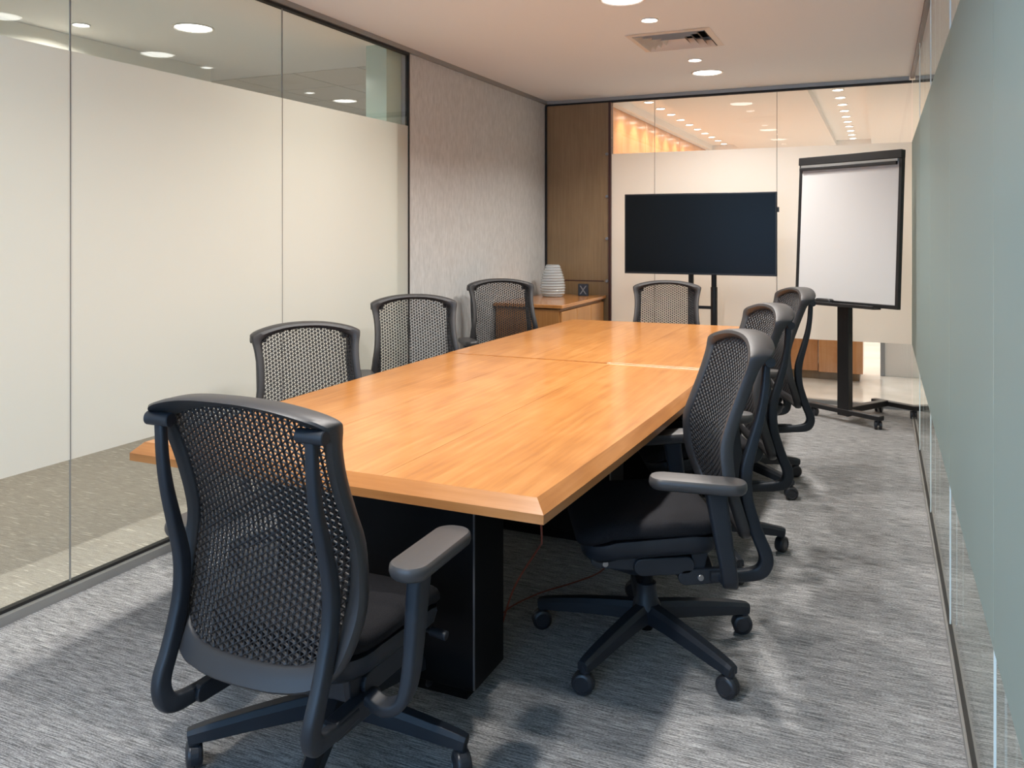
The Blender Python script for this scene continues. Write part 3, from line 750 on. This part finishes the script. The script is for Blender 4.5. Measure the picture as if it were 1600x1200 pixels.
part('post', MB().box((-0.048, -0.028, 0.05), (0.048, 0.028, 1.30)), M_blackmetal, fc, 0.004, 1, (0, 0.0, 0))
part('base_bar', MB().box((-0.30, -0.03, 0.065), (0.30, 0.03, 0.10)), M_blackmetal, fc, 0.004, 1)
part('base_bar', MB().box((-0.03, 0.03, 0.065), (0.03, 0.50, 0.11)), M_blackmetal, fc, 0.004, 1)
part('base_bar', MB().box((-0.12, 0.50, 0.065), (0.25, 0.56, 0.10)), M_blackmetal, fc, 0.004, 1)
cw = MB().cyl((-0.026, 0, 0.03), (1, 0, 0), 0.03, 0.02, 18).cyl((0.006, 0, 0.03), (1, 0, 0), 0.03, 0.02, 18).box((-0.007, -0.012, 0.03), (0.007, 0.012, 0.066)).mesh('caster', M_wheel)
for x, y in ((-0.27, 0), (0.27, 0), (-0.07, 0.53), (0.22, 0.53)): link('caster', cw, fc, (x, y, 0), (0, 0, 0.4 + x))
er = thing('board_eraser', 'black rounded board eraser lying on the flip chart tray', 'eraser', (-0.25 + math.cos(fa) * -0.10 + math.sin(fa) * 0.105, 6.63 + math.sin(fa) * -0.10 - math.cos(fa) * 0.105, 0.880), fa)
part('body', MB().loft([[(x, y, z) for x, y in rrect(0.075 * s, 0.026 * s, 0.02 * s, 4)] for z, s in ((0, .95), (0.015, 1), (0.032, .95), (0.038, .8))]), M_blackmetal, er)
part('felt', MB().box((-0.065, -0.02, -0.002), (0.065, 0.02, 0.0)), M_fabric, er)

# ------------------------------------------------------------------ sideboard, vase, X block
sb = thing('sideboard', 'low orange wood sideboard in the far left corner', 'sideboard', (-2.605, 6.685, 0))
part('carcass', MB().box((-0.29, -0.545, 0.06), (0.268, 0.545, 0.80)), M_cab, sb, 0.003, 1)
part('plinth', MB().box((-0.28, -0.53, 0), (0.24, 0.53, 0.06)), M_dark, sb)
part('top', MB().box((-0.30, -0.572, 0.808), (0.303, 0.56, 0.836)), M_cabtop, sb, 0.003, 1)
part('finger_recess', MB().box((0.20, -0.53, 0.785), (0.262, 0.53, 0.808)), M_panel, sb)
dmesh = MB().box((0, -0.1765, 0.07), (0.02, 0.1765, 0.780)).mesh('door', M_cab, 0.003, 1)
for k in range(3): link('door', dmesh, sb, (0.268, -0.36 + 0.36 * k, 0))
vp = []
n = 60
for k in range(n + 1):
    t = k / n
    r = interp([(0, .088), (.08, .105), (.3, .112), (.55, .103), (.8, .082), (.95, .066), (1, .064)], t) + 0.0045 * math.sin(t * 12 * 2 * PI)
    vp.append((r, t * 0.285))
vi = [(r - 0.007, max(0.012, z)) for r, z in vp[::-1]]
va = tag(part('glass_vase', MB().lathe([(0.001, 0)] + vp + vi + [(0.001, 0.012)], 40), M_vase, None, loc=(-2.70, 6.93, 0.8365)), 'ribbed clear glass vase on the sideboard', 'vase')
xb = thing('letter_block', 'small black square block with a grey letter X on the sideboard', 'block', (-2.47, 7.10, 0.8365), math.radians(12))
part('body', MB().box((-0.046, -0.02, 0), (0.046, 0.02, 0.108)), M_blackmetal, xb, 0.002, 1)
for s in (-1, 1):
    part('letter_stroke', MB().add([(s * -0.032, -0.0215, 0.016), (s * -0.020, -0.0215, 0.016), (s * 0.032, -0.0215, 0.092), (s * 0.020, -0.0215, 0.092)] + [(s * -0.032, -0.019, 0.016), (s * -0.020, -0.019, 0.016), (s * 0.032, -0.019, 0.092), (s * 0.020, -0.019, 0.092)],
         [(0, 1, 2, 3), (7, 6, 5, 4), (0, 4, 5, 1), (1, 5, 6, 2), (2, 6, 7, 3), (3, 7, 4, 0)]), M_xgrey, xb)

# ------------------------------------------------------------------ cable under the table
pth = catmull([(-0.86, 2.12, 0.684), (-0.865, 2.13, 0.62), (-0.90, 2.22, 0.52), (-0.99, 2.42, 0.42), (-1.10, 2.47, 0.25), (-1.17, 2.50, 0.06), (-1.22, 2.58, 0.006), (-1.28, 2.78, 0.006), (-1.23, 2.97, 0.006), (-1.13, 3.14, 0.006), (-1.07, 3.27, 0.006), (-1.06, 3.42, 0.006)], 6)
tag(part('power_cable', MB().tube(pth, 0.003, 6), M_cord, None), 'thin reddish cable hanging from the table edge down to the carpet', 'cable')
